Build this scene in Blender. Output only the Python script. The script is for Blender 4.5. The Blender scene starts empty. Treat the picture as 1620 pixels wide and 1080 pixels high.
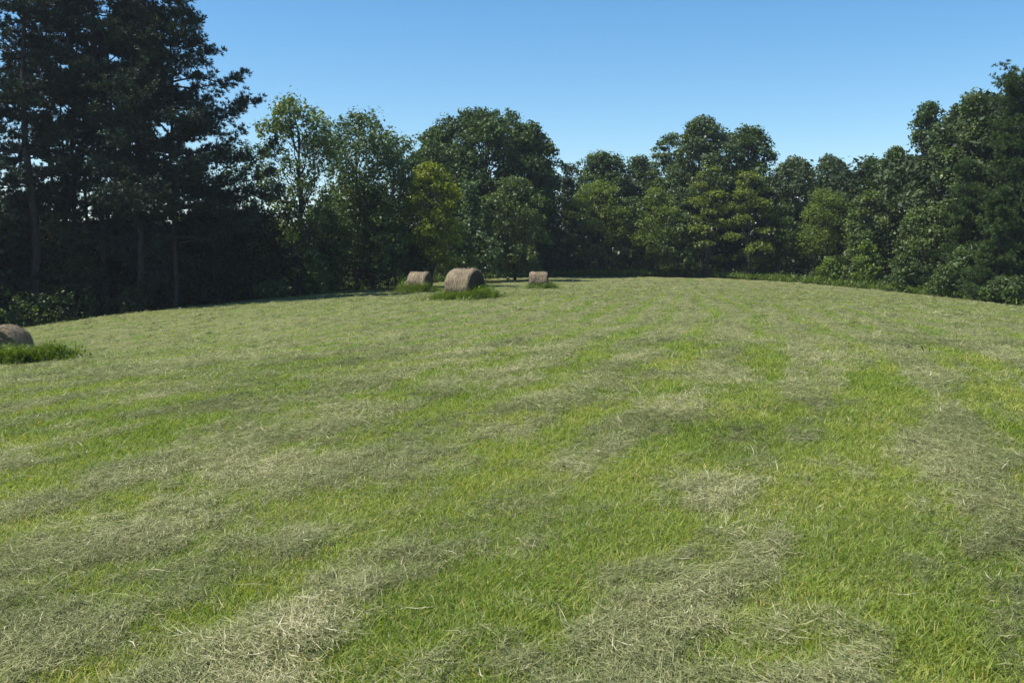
import bpy, math
import numpy as np
from mathutils import Vector

# ------------------------------------------------------------------ scene, camera, light
scene = bpy.context.scene
COL = scene.collection
FPX = 1560.0
PITCH = math.atan(128 / 1560)
EYE = 1.6
cam_d = bpy.data.cameras.new('camera'); cam = bpy.data.objects.new('camera', cam_d); COL.objects.link(cam)
cam.location = (0, 0, EYE); cam.rotation_euler = (math.pi / 2 - PITCH, 0, 0)
cam_d.sensor_width = 36; cam_d.lens = 36 * FPX / 1620; cam_d.clip_start = 0.05; cam_d.clip_end = 3000
scene.camera = cam
scene.view_settings.view_transform = 'Standard'; scene.view_settings.look = 'None'
scene.view_settings.gamma = 1; scene.view_settings.use_curve_mapping = False
scene.view_settings.exposure = 0.74

SUN_EL, SUN_AZ = 56.0, -101.0          # azimuth from +Y (view direction), negative = left
ce = math.cos(math.radians(SUN_EL))
to_sun = Vector((ce * math.sin(math.radians(SUN_AZ)), ce * math.cos(math.radians(SUN_AZ)), math.sin(math.radians(SUN_EL))))
sun_d = bpy.data.lights.new('sun', 'SUN'); sun_d.energy = 4.6; sun_d.angle = math.radians(0.5); sun_d.color = (1, .955, .88)
sun = bpy.data.objects.new('sun', sun_d); COL.objects.link(sun)
sun.rotation_euler = to_sun.to_track_quat('Z', 'Y').to_euler(); sun.location = (-40, 20, 60)

world = bpy.data.worlds.new('World'); scene.world = world; world.use_nodes = True
nt = world.node_tree; bg = nt.nodes['Background']
sky = nt.nodes.new('ShaderNodeTexSky'); sky.sky_type = 'NISHITA'; sky.sun_disc = False
sky.sun_elevation = math.radians(SUN_EL); sky.sun_rotation = math.radians(SUN_AZ)
sky.altitude = 300; sky.air_density = 1.0; sky.dust_density = 0.2; sky.ozone_density = 2.2
hs = nt.nodes.new('ShaderNodeHueSaturation'); hs.inputs['Saturation'].default_value = 1.30; hs.inputs['Hue'].default_value = .496
nt.links.new(sky.outputs[0], hs.inputs['Color']); nt.links.new(hs.outputs[0], bg.inputs[0]); bg.inputs[1].default_value = 0.097

# ------------------------------------------------------------------ helpers
def tag(o, label=None, cat=None, group=None, kind=None):
    if label: o['label'] = label
    if cat: o['category'] = cat
    if group: o['group'] = group
    if kind: o['kind'] = kind
    return o

def empty(name, loc, rz=0.0):
    o = bpy.data.objects.new(name, None); COL.objects.link(o)
    o.location = loc; o.rotation_euler = (0, 0, rz); o.empty_display_size = .3
    return o

def make_obj(name, mesh, parent=None):
    o = bpy.data.objects.new(name, mesh); COL.objects.link(o)
    if parent: o.parent = parent
    return o

def mesh_np(name, verts, quads, mat, attrs=None, smooth=False):
    """mesh from numpy arrays; quads (n,4); attrs: dict name -> per-face floats"""
    me = bpy.data.meshes.new(name)
    nv, nf = len(verts), len(quads)
    me.vertices.add(nv); me.vertices.foreach_set('co', np.ascontiguousarray(verts, dtype=np.float32).ravel())
    me.loops.add(nf * 4); me.loops.foreach_set('vertex_index', np.ascontiguousarray(quads, dtype=np.int32).ravel())
    me.polygons.add(nf); me.polygons.foreach_set('loop_start', np.arange(0, nf * 4, 4, dtype=np.int32))
    if smooth: me.polygons.foreach_set('use_smooth', np.ones(nf, dtype=bool))
    me.update(calc_edges=True)
    if attrs:
        for k, (dom, val) in attrs.items():
            a = me.attributes.new(k, 'FLOAT', dom); a.data.foreach_set('value', np.ascontiguousarray(val, dtype=np.float32))
    if mat: me.materials.append(mat)
    return me

def unit(a):
    return a / np.maximum(np.linalg.norm(a, axis=-1, keepdims=True), 1e-9)

def diamonds(base, d, wdir, length, width, bend=None, mid=.45):
    """leaf shaped quads: base point, direction, width direction; bend (n,3) pushes the tip"""
    L = length[:, None]; W = width[:, None]
    m = base + d * L * mid
    tip = base + d * L
    if bend is not None: tip = tip + bend
    v = np.stack([base, m - wdir * W * .5, tip, m + wdir * W * .5], 1)
    n = len(base)
    return v.reshape(-1, 3), np.arange(n * 4).reshape(n, 4)

def rand_unit(rg, n):
    return unit(rg.normal(size=(n, 3)))

def hash2(i, j, seed):
    h = (i.astype(np.int64) * 374761393 + j.astype(np.int64) * 668265263 + seed * 974634777) & 0xffffffff
    h = ((h ^ (h >> 13)) * 1274126177) & 0xffffffff
    return ((h ^ (h >> 16)) & 0xffffff) / float(0xffffff)

def vnoise(x, y, seed=0):
    i = np.floor(x); j = np.floor(y); u = x - i; v = y - j
    u = u * u * (3 - 2 * u); v = v * v * (3 - 2 * v)
    a = hash2(i, j, seed); b = hash2(i + 1, j, seed); c = hash2(i, j + 1, seed); d = hash2(i + 1, j + 1, seed)
    return (a * (1 - u) + b * u) * (1 - v) + (c * (1 - u) + d * u) * v

def fbm(x, y, seed=0, oct=4):
    s = 0; a = .5; t = 0
    for k in range(oct):
        s = s + a * vnoise(x * 2 ** k, y * 2 ** k, seed + k * 7); t += a; a *= .5
    return s / t

def sstep(x, a, b):
    t = np.clip((x - a) / (b - a), 0, 1); return t * t * (3 - 2 * t)

# ------------------------------------------------------------------ terrain
CO = [1.2629, 0.317, -4.4201, 0.6421, -1.0167, -1.5486, -0.9251, 0.45, -0.1515, -1.8199, 2.4188]
# distance from the camera spot to the edge of the mown field, by bearing (degrees, 0 = straight ahead)
EA = np.array([-180, -110, -60, -40, -29.2, -25.7, -21.4, -17.1, -13, -6.9, -1.1, 4.4, 10.5, 14, 20.7, 23.9, 27.5, 29.7, 45, 90, 150, 180.])
ER = np.array([60, 40, 38, 44, 50.4, 53.3, 56.9, 59.6, 63.6, 74.5, 92, 100.3, 100.7, 95.9, 85.5, 79.8, 74.4, 70.2, 64, 60, 60, 60.])

def edge_r(X, Y):
    return np.interp(np.degrees(np.arctan2(X, Y)), EA, ER)

def ground_z(X, Y):
    X = np.asarray(X, float); Y = np.asarray(Y, float)
    r = np.hypot(X, Y); e = edge_r(X, Y)
    s = np.where(r > e, e / np.maximum(r, 1e-6), 1.0)
    x = X * s / 50; y = Y * s / 50
    p = [x, y, x * x, x * y, y * y, x * x * y, x * y * y, y ** 3, x ** 3, x ** 4, x * x * y * y]
    z = sum(c * q for c, q in zip(CO, p))
    z = z - .5 * np.exp(-((X * s + 14.3) ** 2 + (Y * s - 28) ** 2) / 110) + .2 * np.exp(-((X * s + 2) ** 2 + (Y * s - 42) ** 2) / 120)
    back = np.clip(-Y / 20, 0, 1)
    z = z * (1 - back) + np.maximum(z, -2) * back
    over = np.maximum(r - e, 0)
    return z - 1.3 * (1 - np.exp(-over / 9)) - over * .004

def gz(x, y): return float(ground_z(x, y))

def at(px, py, Y):
    """the point at forward distance Y seen at this spot of the photograph"""
    dx = (px - 810) / FPX; v = (540 - py) / FPX
    dy = math.cos(PITCH) + v * math.sin(PITCH); dz = -math.sin(PITCH) + v * math.cos(PITCH)
    return dx * Y / dy, Y, EYE + dz * Y / dy

# patches of regrown grass (+) and thick cut hay (-), world metres found from the photograph
PATCH = [(300,915,140,38,1),(180,960,90,28,.8),(650,838,120,32,1),(980,880,180,55,.9),(1070,745,95,42,1),(820,965,240,80,.7),(820,800,70,30,.7),
 (480,1015,150,40,-.6),(1180,930,75,80,-1),(1310,690,90,45,.8),(1440,830,150,50,.9),(1320,960,95,60,.8),(1590,905,120,45,-.9),(1060,1045,150,30,-.9),
 (180,868,260,32,-1),(620,765,170,28,-1),(520,740,90,22,-.8),(870,748,60,12,-1),(300,668,200,16,.7),(600,632,90,12,1),(90,700,120,16,.9),(330,745,260,22,-.9),
 (600,898,60,26,-.9),(80,1045,140,38,-.9),(700,1030,120,40,.8),(1470,1040,170,30,-.8),(1450,650,120,12,.8),(1480,760,180,20,-.8),(1240,780,150,22,-.7),
 (560,870,50,22,.4),(840,610,60,8,-1),(1040,635,60,14,.9),(1130,610,110,9,-.8),(650,675,120,10,-.8),(860,680,80,12,.7),(420,640,160,9,-.6),
 (240,790,90,18,.6),(1180,665,60,14,-.7),(1560,640,90,10,.6),(1390,585,90,7,-.7),(1250,590,110,8,.7),(700,590,150,6,-.7),(200,600,140,8,-.6),(330,610,60,6,.6)]

def greenness(X, Y):
    """0 = matted cut hay, 1 = fresh short grass"""
    wx = (fbm(X * .22, Y * .16, 3) - .5) * 2.6
    ang = .44 - .018 * np.clip(X, -12, 16)
    s = X * np.cos(ang) - Y * np.sin(ang) * .9 + wx
    st = .5 + .5 * np.sin(s * 2 * math.pi / 1.7)
    t = X * np.sin(ang) + Y * np.cos(ang); q = X * np.cos(ang) - Y * np.sin(ang)
    n1 = fbm(q * .75, t * .34, 11); n2 = fbm(q * 2.6, t * 1.5, 23); n3 = fbm(X * .05, Y * .05, 41)
    n4 = fbm(q * 6.5, t * 5.0, 29)
    n5 = fbm(q * 3.2, t * .55, 37)
    g = .56 * (st - .5) + .7 * (n1 - .5) + 1.1 * (n2 - .5) + 1.7 * (n4 - .5) + 1.5 * (n5 - .5) + .47 + .5 * (n3 - .5)
    Yc = np.maximum(Y, 1.2)
    near = (Y > 1.5)
    px = 810 + FPX * X / (Yc + .13); py = 412 + FPX * EYE / (Yc - .1)
    w = 0
    for (a, b, c, d, k) in PATCH:
        w = w + k * np.exp(-((px - a) / c) ** 2 - ((py - b) / d) ** 2)
    g = g + np.where(near, w, 0) * .36
    r = np.hypot(X, Y)
    g = g + .40 * (st - .5) * sstep(r, 10, 22)
    g = g + .17 * (1 - sstep(r, 4.5, 9)) * sstep(X + .35 * Y, .0, 1.2) - .22 * sstep(r, 8, 26)
    return np.clip(g, 0, 1)

def surf_z(X, Y, g):
    """top of the matted turf: terrain plus the small bumps of thatch and mown rows"""
    R = np.hypot(X, Y); near = 1 - sstep(R, 20, 60)
    return ground_z(X, Y) + (1 - g) * .03 + (fbm(X * 3, Y * 3, 77) - .5) * .035 * near + (fbm(X * .35, Y * .35, 5) - .5) * .08 + (fbm(X * 1.3, Y * 1.3, 6) - .5) * .10 * sstep(R, 14, 30)

# ------------------------------------------------------------------ materials
def new_mat(name):
    m = bpy.data.materials.new(name); m.use_nodes = True
    n = m.node_tree; n.nodes.clear()
    out = n.nodes.new('ShaderNodeOutputMaterial')
    return m, n, out

def ramp(n, stops, interp='LINEAR'):
    r = n.nodes.new('ShaderNodeValToRGB'); cr = r.color_ramp; cr.interpolation = interp
    while len(cr.elements) > 1: cr.elements.remove(cr.elements[-1])
    cr.elements[0].position = stops[0][0]; cr.elements[0].color = (*stops[0][1], 1)
    for p, c in stops[1:]:
        e = cr.elements.new(p); e.color = (*c, 1)
    return r

def leaf_material(name, stops, rough=.5, spec=.35, trans=.35, tint=(1.25, 1.3, .45)):
    m, n, out = new_mat(name); L = n.links
    a = n.nodes.new('ShaderNodeAttribute'); a.attribute_name = 'v'; a.attribute_type = 'GEOMETRY'
    r = ramp(n, stops); L.new(a.outputs['Fac'], r.inputs[0])
    b = n.nodes.new('ShaderNodeBsdfPrincipled'); L.new(r.outputs[0], b.inputs['Base Color'])
    b.inputs['Roughness'].default_value = rough; b.inputs['Specular IOR Level'].default_value = spec
    t = n.nodes.new('ShaderNodeBsdfTranslucent')
    mx = n.nodes.new('ShaderNodeMix'); mx.data_type = 'RGBA'; mx.blend_type = 'MULTIPLY'; mx.inputs[0].default_value = 1
    L.new(r.outputs[0], mx.inputs[6]); mx.inputs[7].default_value = (*tint, 1); L.new(mx.outputs[2], t.inputs[0])
    ms = n.nodes.new('ShaderNodeMixShader'); ms.inputs[0].default_value = trans
    L.new(b.outputs[0], ms.inputs[1]); L.new(t.outputs[0], ms.inputs[2]); L.new(ms.outputs[0], out.inputs[0])
    return m

def scol(c, k): return tuple(x * k for x in c)
def leafset(name, c, warm=(1.6, 1.25, .5), **kw):
    c = (c[0] * 1.62, c[1] * 1.5, c[2] * 1.25)
    return leaf_material(name, [(0, scol(c, .55)), (.5, c), (.85, scol(c, 1.5)), (1, tuple(c[i] * 1.5 * warm[i] for i in range(3)))], **kw)

M = {}
M['oak'] = leafset('oak_leaves', (.034, .062, .016), rough=.5, spec=.25, trans=.25)
M['oak_grey'] = leafset('grey_oak_leaves', (.042, .068, .028), rough=.5, spec=.35, trans=.25)
M['airy'] = leafset('airy_leaves', (.068, .105, .038), rough=.45, spec=.4, trans=.35)
M['cherry'] = leafset('cherry_leaves', (.048, .080, .030), rough=.45, spec=.4, trans=.3)
M['yellow'] = leafset('yellow_leaves', (.112, .142, .018), rough=.5, trans=.45)
M['lime'] = leafset('lime_leaves', (.070, .108, .020), rough=.55, trans=.38)
M['olive'] = leafset('olive_leaves', (.078, .110, .020), rough=.55, trans=.35)
M['blue'] = leafset('bluish_leaves', (.044, .078, .032), rough=.45, spec=.4, trans=.3)
M['mid'] = leafset('mid_leaves', (.052, .082, .024), rough=.5, trans=.3)
M['hemlock'] = leafset('hemlock_needles', (.036, .064, .022), rough=.6, spec=.2, trans=.2)
M['pine'] = leafset('pine_needles', (.015, .030, .018), warm=(1.3, 1.15, .8), rough=.5, spec=.35, trans=.12)
M['weed'] = leafset('weed_leaves', (.075, .120, .022), rough=.5, trans=.4)
M['bush'] = leafset('bush_leaves', (.040, .068, .020), rough=.5, trans=.3)
M['dark'] = leafset('shade_dark_leaves', (.022, .036, .015), rough=.6, spec=.2, trans=.15)  # near-black green puts the deep shade under the trees into the leaf colour

GREEN = [(0, (.050, .085, .015)), (.3, (.138, .208, .032)), (.65, (.240, .315, .052)), (.88, (.350, .370, .078)), (1, (.50, .40, .13))]
HAY = [(0, (.062, .072, .026)), (.3, (.175, .200, .080)), (.6, (.290, .298, .134)), (.85, (.43, .40, .21)), (1, (.62, .57, .38))]
M['blade'] = leaf_material('grass_blade', GREEN, rough=.5, spec=.22, trans=.42, tint=(1.3, 1.3, .5))
M['straw'] = leaf_material('cut_hay', HAY, rough=.6, spec=.12, trans=.2, tint=(1.1, 1.1, .8))

def bark_material(name, c1, c2):
    m, n, out = new_mat(name); L = n.links
    tc = n.nodes.new('ShaderNodeTexCoord'); mp = n.nodes.new('ShaderNodeMapping'); mp.inputs['Scale'].default_value = (6, 6, 1.2)
    L.new(tc.outputs['Object'], mp.inputs[0])
    no = n.nodes.new('ShaderNodeTexNoise'); no.inputs['Scale'].default_value = 2.5; no.inputs['Detail'].default_value = 6
    L.new(mp.outputs[0], no.inputs[0])
    r = ramp(n, [(.3, c1), (.7, c2)]); L.new(no.outputs[0], r.inputs[0])
    b = n.nodes.new('ShaderNodeBsdfPrincipled'); b.inputs['Roughness'].default_value = .9
    L.new(r.outputs[0], b.inputs['Base Color'])
    bp = n.nodes.new('ShaderNodeBump'); bp.inputs['Distance'].default_value = .04; L.new(no.outputs[0], bp.inputs['Height']); L.new(bp.outputs[0], b.inputs['Normal'])
    L.new(b.outputs[0], out.inputs[0])
    return m
M['bark'] = bark_material('dark_bark', (.018, .015, .012), (.055, .046, .038))
M['bark_grey'] = bark_material('grey_bark', (.07, .06, .05), (.17, .15, .125))

def ground_material():
    m, n, out = new_mat('mown_field'); L = n.links
    a = n.nodes.new('ShaderNodeAttribute'); a.attribute_name = 'g'
    f = n.nodes.new('ShaderNodeAttribute'); f.attribute_name = 'floor'
    tc = n.nodes.new('ShaderNodeTexCoord')
    mp = n.nodes.new('ShaderNodeMapping'); mp.inputs['Rotation'].default_value = (0, 0, .45); mp.inputs['Scale'].default_value = (1, .55, 1)
    L.new(tc.outputs['Object'], mp.inputs[0])
    def noise(scale, det, rough=.6):
        x = n.nodes.new('ShaderNodeTexNoise'); x.inputs['Scale'].default_value = scale; x.inputs['Detail'].default_value = det
        x.inputs['Roughness'].default_value = rough; L.new(mp.outputs[0], x.inputs[0]); return x
    n1 = noise(9, 6, .7); n2 = noise(2.2, 4, .6); n3 = noise(45, 4, .7)
    rg = ramp(n, [(.25, (.050, .080, .014)), (.5, (.092, .142, .026)), (.75, (.150, .190, .040))])
    rh = ramp(n, [(.25, (.066, .074, .025)), (.5, (.152, .158, .058)), (.75, (.275, .252, .104))])
    L.new(n1.outputs[0], rg.inputs[0]); L.new(n1.outputs[0], rh.inputs[0])
    def math_(op, x, y):
        q = n.nodes.new('ShaderNodeMath'); q.operation = op
        for k, s in enumerate((x, y)):
            if isinstance(s, (int, float)): q.inputs[k].default_value = s
            else: L.new(s, q.inputs[k])
        return q.outputs[0]
    w = math_('ADD', a.outputs['Fac'], math_('MULTIPLY', math_('SUBTRACT', n2.outputs[0], .5), .7))
    w2 = n.nodes.new('ShaderNodeMapRange'); w2.inputs[1].default_value = .35; w2.inputs[2].default_value = .9; L.new(w, w2.inputs[0])
    mx = n.nodes.new('ShaderNodeMix'); mx.data_type = 'RGBA'; L.new(w2.outputs[0], mx.inputs[0]); L.new(rh.outputs[0], mx.inputs[6]); L.new(rg.outputs[0], mx.inputs[7])
    th = n.nodes.new('ShaderNodeAttribute'); th.attribute_name = 'thatch'
    rt = ramp(n, [(.3, (.055, .060, .018)), (.7, (.190, .185, .070))]); L.new(n3.outputs[0], rt.inputs[0])
    mt = n.nodes.new('ShaderNodeMix'); mt.data_type = 'RGBA'; L.new(math_('MULTIPLY', th.outputs['Fac'], .85), mt.inputs[0]); L.new(mx.outputs[2], mt.inputs[6]); L.new(rt.outputs[0], mt.inputs[7])
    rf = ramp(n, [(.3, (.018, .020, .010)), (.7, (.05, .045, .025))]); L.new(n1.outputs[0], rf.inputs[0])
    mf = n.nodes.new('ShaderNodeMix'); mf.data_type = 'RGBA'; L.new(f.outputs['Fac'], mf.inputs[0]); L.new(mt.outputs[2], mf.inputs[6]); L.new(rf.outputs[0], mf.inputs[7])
    b = n.nodes.new('ShaderNodeBsdfPrincipled'); b.inputs['Roughness'].default_value = .85; b.inputs['Specular IOR Level'].default_value = .2
    L.new(mf.outputs[2], b.inputs['Base Color'])
    bp = n.nodes.new('ShaderNodeBump'); bp.inputs['Distance'].default_value = .05; bp.inputs['Strength'].default_value = .8
    L.new(math_('ADD', n1.outputs[0], math_('MULTIPLY', n3.outputs[0], .5)), bp.inputs['Height']); L.new(bp.outputs[0], b.inputs['Normal'])
    L.new(b.outputs[0], out.inputs[0])
    return m

def bale_material(name, end=False):
    m, n, out = new_mat(name); L = n.links
    tc = n.nodes.new('ShaderNodeTexCoord')
    mp = n.nodes.new('ShaderNodeMapping'); L.new(tc.outputs['Object'], mp.inputs[0])
    mp.inputs['Scale'].default_value = (9, 1.5, 1.5) if not end else (1, 1, 1)
    no = n.nodes.new('ShaderNodeTexNoise'); no.inputs['Scale'].default_value = 2.2; no.inputs['Detail'].default_value = 7; no.inputs['Roughness'].default_value = .75
    L.new(mp.outputs[0], no.inputs[0])
    n2 = n.nodes.new('ShaderNodeTexNoise'); n2.inputs['Scale'].default_value = 1.7; n2.inputs['Detail'].default_value = 3
    L.new(tc.outputs['Object'], n2.inputs[0])
    ad = n.nodes.new('ShaderNodeMath'); ad.operation = 'MULTIPLY_ADD'; L.new(n2.outputs[0], ad.inputs[0]); ad.inputs[1].default_value = .6; 
    sb = n.nodes.new('ShaderNodeMath'); sb.operation = 'SUBTRACT'; L.new(no.outputs[0], sb.inputs[0]); sb.inputs[1].default_value = .3
    L.new(sb.outputs[0], ad.inputs[2])
    if end:
        r = ramp(n, [(.25, (.030, .023, .017)), (.55, (.075, .060, .043)), (.8, (.14, .115, .083))])  # darker than the roll: shade on the turned-away end, put into the colour
    else:
        r = ramp(n, [(.25, (.062, .043, .024)), (.42, (.150, .110, .062)), (.58, (.30, .235, .140)), (.8, (.56, .47, .31))])
    L.new(ad.outputs[0], r.inputs[0])
    b = n.nodes.new('ShaderNodeBsdfPrincipled'); b.inputs['Roughness'].default_value = .8; b.inputs['Specular IOR Level'].default_value = .2
    L.new(r.outputs[0], b.inputs['Base Color'])
    bp = n.nodes.new('ShaderNodeBump'); bp.inputs['Distance'].default_value = .04; L.new(no.outputs[0], bp.inputs['Height']); L.new(bp.outputs[0], b.inputs['Normal'])
    L.new(b.outputs[0], out.inputs[0])
    return m
M['bale'] = bale_material('weathered_hay'); M['bale_end_shaded'] = bale_material('shaded_hay_end', True)
M['bale_end_lit'] = bale_material('lit_hay_end')  # lit end face: the roll's colours, without the painted shade
M['bale_straw'] = leaf_material('bale_straw', [(0, (.08, .057, .032)), (.5, (.22, .17, .105)), (1, (.56, .47, .32))], trans=.1, tint=(1, 1, .9))

# ------------------------------------------------------------------ ground sheet
def build_ground():
    rings = np.concatenate([[.02], np.geomspace(1.2, 14, 190), np.geomspace(14.2, 130, 150), np.geomspace(135, 1500, 26)])
    fr = np.radians(np.arange(-42, 42.01, .2)); bk = np.radians(np.arange(45, 318, 3.0))
    th = np.concatenate([fr, bk]); nt_ = len(th)
    R, T = np.meshgrid(rings, th, indexing='ij')
    X = R * np.sin(T); Y = R * np.cos(T)
    Z = ground_z(X, Y); g = greenness(X, Y)
    infield = R < edge_r(X, Y)
    lod = 1 - sstep(R, 5, 16)
    Z = np.where(infield, surf_z(X, Y, g), Z)
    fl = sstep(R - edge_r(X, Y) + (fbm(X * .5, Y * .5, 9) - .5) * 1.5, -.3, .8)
    nr = len(rings)
    i = np.arange(nr - 1)[:, None] * nt_; j = np.arange(nt_)[None, :]; j2 = (j + 1) % nt_
    q = np.stack([i + j, i + nt_ + j, i + nt_ + j2, i + j2], -1).reshape(-1, 4)
    q = q[:, ::-1]
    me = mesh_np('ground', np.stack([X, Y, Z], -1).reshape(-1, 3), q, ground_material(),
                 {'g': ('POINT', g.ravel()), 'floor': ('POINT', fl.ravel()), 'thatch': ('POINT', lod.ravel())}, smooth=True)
    o = make_obj('ground', me); tag(o, 'mown hay field on a gentle rise reaching into the woods', None, None, 'structure')
build_ground()

# ------------------------------------------------------------------ grass and hay cover
def scatter(rg, n, expo, d0, d1, a=33):
    """points in the forward wedge, density falling as d**-expo"""
    u = rg.random(n); k = 2 - expo
    d = (d0 ** k + u * (d1 ** k - d0 ** k)) ** (1 / k)
    t = np.radians(rg.uniform(-a, a, n))
    return d * np.sin(t), d * np.cos(t), d

def cover():
    rg = np.random.default_rng(5)
    # fresh grass
    X, Y, d = [np.concatenate(k) for k in zip(scatter(rg, 560000, 1.55, 2.6, 75), scatter(rg, 480000, 1.3, 2.6, 18))]
    g = greenness(X, Y); keep = (rg.random(len(X)) < .10 + .95 * g) & (d < edge_r(X, Y) - .2)
    X, Y, d, g = X[keep], Y[keep], d[keep], g[keep]; n = len(X)
    cl = fbm(X * 2.2, Y * 2.2, 31); cl2 = fbm(X * .9, Y * .9, 61)
    z = surf_z(X, Y, g) - .006
    sc = np.maximum(1, (d / 6) ** .62)
    ln = (.024 + .042 * rg.random(n) ** 1.5) * (.65 + .55 * g) * (.6 + .9 * cl) * np.minimum(sc, 1.35)
    az = rg.uniform(0, 2 * math.pi, n); lean = rg.uniform(.1, .95, n)
    hd = np.stack([np.cos(az), np.sin(az), np.zeros(n)], 1)
    dv = unit(hd * lean[:, None] + np.array([0, 0, 1]))
    wd = np.stack([-np.sin(az), np.cos(az), np.zeros(n)], 1); tw = rg.normal(size=(n, 3)) * .5; wd = unit(wd + tw)
    wdt = (.0030 + .0038 * rg.random(n)) * np.maximum(1, (d / 6) ** .8)
    bend = hd * (ln * rg.uniform(.1, .6, n))[:, None] - np.array([0, 0, 1]) * (ln * rg.uniform(0, .3, n))[:, None]
    v, q = diamonds(np.stack([X, Y, z], 1), dv, wd, ln, wdt, bend)
    val = np.clip(.10 + .50 * rg.random(n) + .75 * (cl2 - .35) * .8 + .18 * g + (rg.random(n) < .05) * .4, 0, 1)
    o = make_obj('grass', mesh_np('grass', v, q, M['blade'], {'v': ('FACE', val)}))
    tag(o, 'fresh green grass growing up between the rows of cut hay', None, None, 'stuff')
    # cut hay lying on it
    X, Y, d = [np.concatenate(k) for k in zip(scatter(rg, 600000, 1.5, 2.6, 92), scatter(rg, 760000, 1.25, 2.6, 20))]
    g = greenness(X, Y); keep = (rg.random(len(X)) < .30 + .75 * (1 - g) ** 1.1) & (d < edge_r(X, Y) - .2)
    X, Y, d, g = X[keep], Y[keep], d[keep], g[keep]; n = len(X)
    sc = np.maximum(1, (d / 6) ** .66)
    tone = fbm(X * 1.1, Y * .8, 91)
    z = surf_z(X, Y, g) + .006 + (1 - g) * .040 * rg.random(n)
    ang0 = 1.1 + 2.6 * (fbm(X * .8, Y * .8, 51) - .5) * 2
    az = ang0 + rg.normal(size=n) * .75 + (rg.random(n) < .5) * math.pi
    el = rg.normal(size=n) * .22
    dv = np.stack([np.cos(az) * np.cos(el), np.sin(az) * np.cos(el), np.sin(el)], 1)
    wd = unit(np.stack([-np.sin(az), np.cos(az), np.zeros(n)], 1) + rg.normal(size=(n, 3)) * .45)
    ln = (.028 + .095 * rg.random(n) ** 2.4) * np.minimum(sc, 1.5); wdt = (.0018 + .0032 * rg.random(n) ** 1.5) * sc
    bend = rg.normal(size=(n, 3)) * (ln * .16)[:, None]
    v, q = diamonds(np.stack([X, Y, z], 1), dv, wd, ln, wdt, bend, mid=.5)
    val = np.clip(.06 + .6 * rg.random(n) + .9 * (tone - .42) - .12 * sstep(d, 10, 35) + (rg.random(n) < .04) * .5, 0, 1)
    o = make_obj('cut_hay', mesh_np('cut_hay', v, q, M['straw'], {'v': ('FACE', val)}))
    tag(o, 'dry grey green mown hay lying matted in loose rows over the field', None, None, 'stuff')
    # wads of hay dropped by the mower, thicker than the rest
    m = 5200; cx, cy, cd = scatter(rg, m, .75, 5, 94); g = greenness(cx, cy); kp = (rg.random(m) < .25 + .75 * (1 - g)) & (cd < edge_r(cx, cy) - .5)
    cx, cy, cd = cx[kp], cy[kp], cd[kp]; m = len(cx); per = 34; n = m * per
    R = rg.uniform(.04, .14, m) * np.minimum(1.7, np.maximum(1, (cd / 14) ** .45)); ori = rg.normal(size=m) * .5 + 1.2
    a = rg.uniform(0, 6.28, n); rr = np.sqrt(rg.random(n)) * np.repeat(R, per); oo = np.repeat(ori, per)
    lx = rr * np.cos(a) * 1.9; ly = rr * np.sin(a) * .75
    X = np.repeat(cx, per) + lx * np.cos(oo) - ly * np.sin(oo); Y = np.repeat(cy, per) + lx * np.sin(oo) + ly * np.cos(oo); d = np.repeat(cd, per)
    z = surf_z(X, Y, np.repeat(g[kp], per)) + .004 + np.repeat(R, per) * .55 * (1 - (rr / np.repeat(R, per)) ** 2) * rg.random(n)
    az = oo + rg.normal(size=n) * .5; el = rg.normal(size=n) * .3
    dv = np.stack([np.cos(az) * np.cos(el), np.sin(az) * np.cos(el), np.sin(el)], 1)
    wd = unit(np.stack([-np.sin(az), np.cos(az), np.zeros(n)], 1) + rg.normal(size=(n, 3)) * .5)
    ln = rg.uniform(.07, .20, n) * np.minimum(1.4, np.maximum(1, (d / 10) ** .4)); v, q = diamonds(np.stack([X, Y, z], 1), dv, wd, ln, .004 * np.maximum(1, (d / 7) ** .75), rg.normal(size=(n, 3)) * .02)
    o = make_obj('hay_wads', mesh_np('hay_wads', v, q, M['straw'], {'v': ('FACE', np.clip(np.repeat(rg.beta(1.6, 1.3, m) * (.70 - .05 * sstep(cd, 10, 35)), per) + rg.normal(size=n) * .14, 0, 1))}))
    tag(o, 'small thicker wads of mown hay lying all over the field', None, None, 'stuff')
    # long pale stalks
    n = 520; X, Y, d = scatter(rg, n, 1.5, 3, 40); z = surf_z(X, Y, greenness(X, Y)) + .035
    az = rg.uniform(0, 6.28, n); el = rg.normal(size=n) * .1
    dv = np.stack([np.cos(az) * np.cos(el), np.sin(az) * np.cos(el), np.sin(el)], 1)
    wd = unit(np.stack([-np.sin(az), np.cos(az), np.zeros(n)], 1) + rg.normal(size=(n, 3)) * .3)
    ln = rg.uniform(.08, .26, n); v, q = diamonds(np.stack([X, Y, z], 1), dv, wd, ln, rg.uniform(.0022, .0042, n) * np.maximum(1, (d / 7) ** .6), rg.normal(size=(n, 3)) * .02)
    o = make_obj('loose_stalks', mesh_np('loose_stalks', v, q, M['straw'], {'v': ('FACE', rg.uniform(.8, 1, n))}))
    tag(o, 'long pale dry stalks scattered over the cut hay', None, None, 'stuff')
cover()

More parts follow.
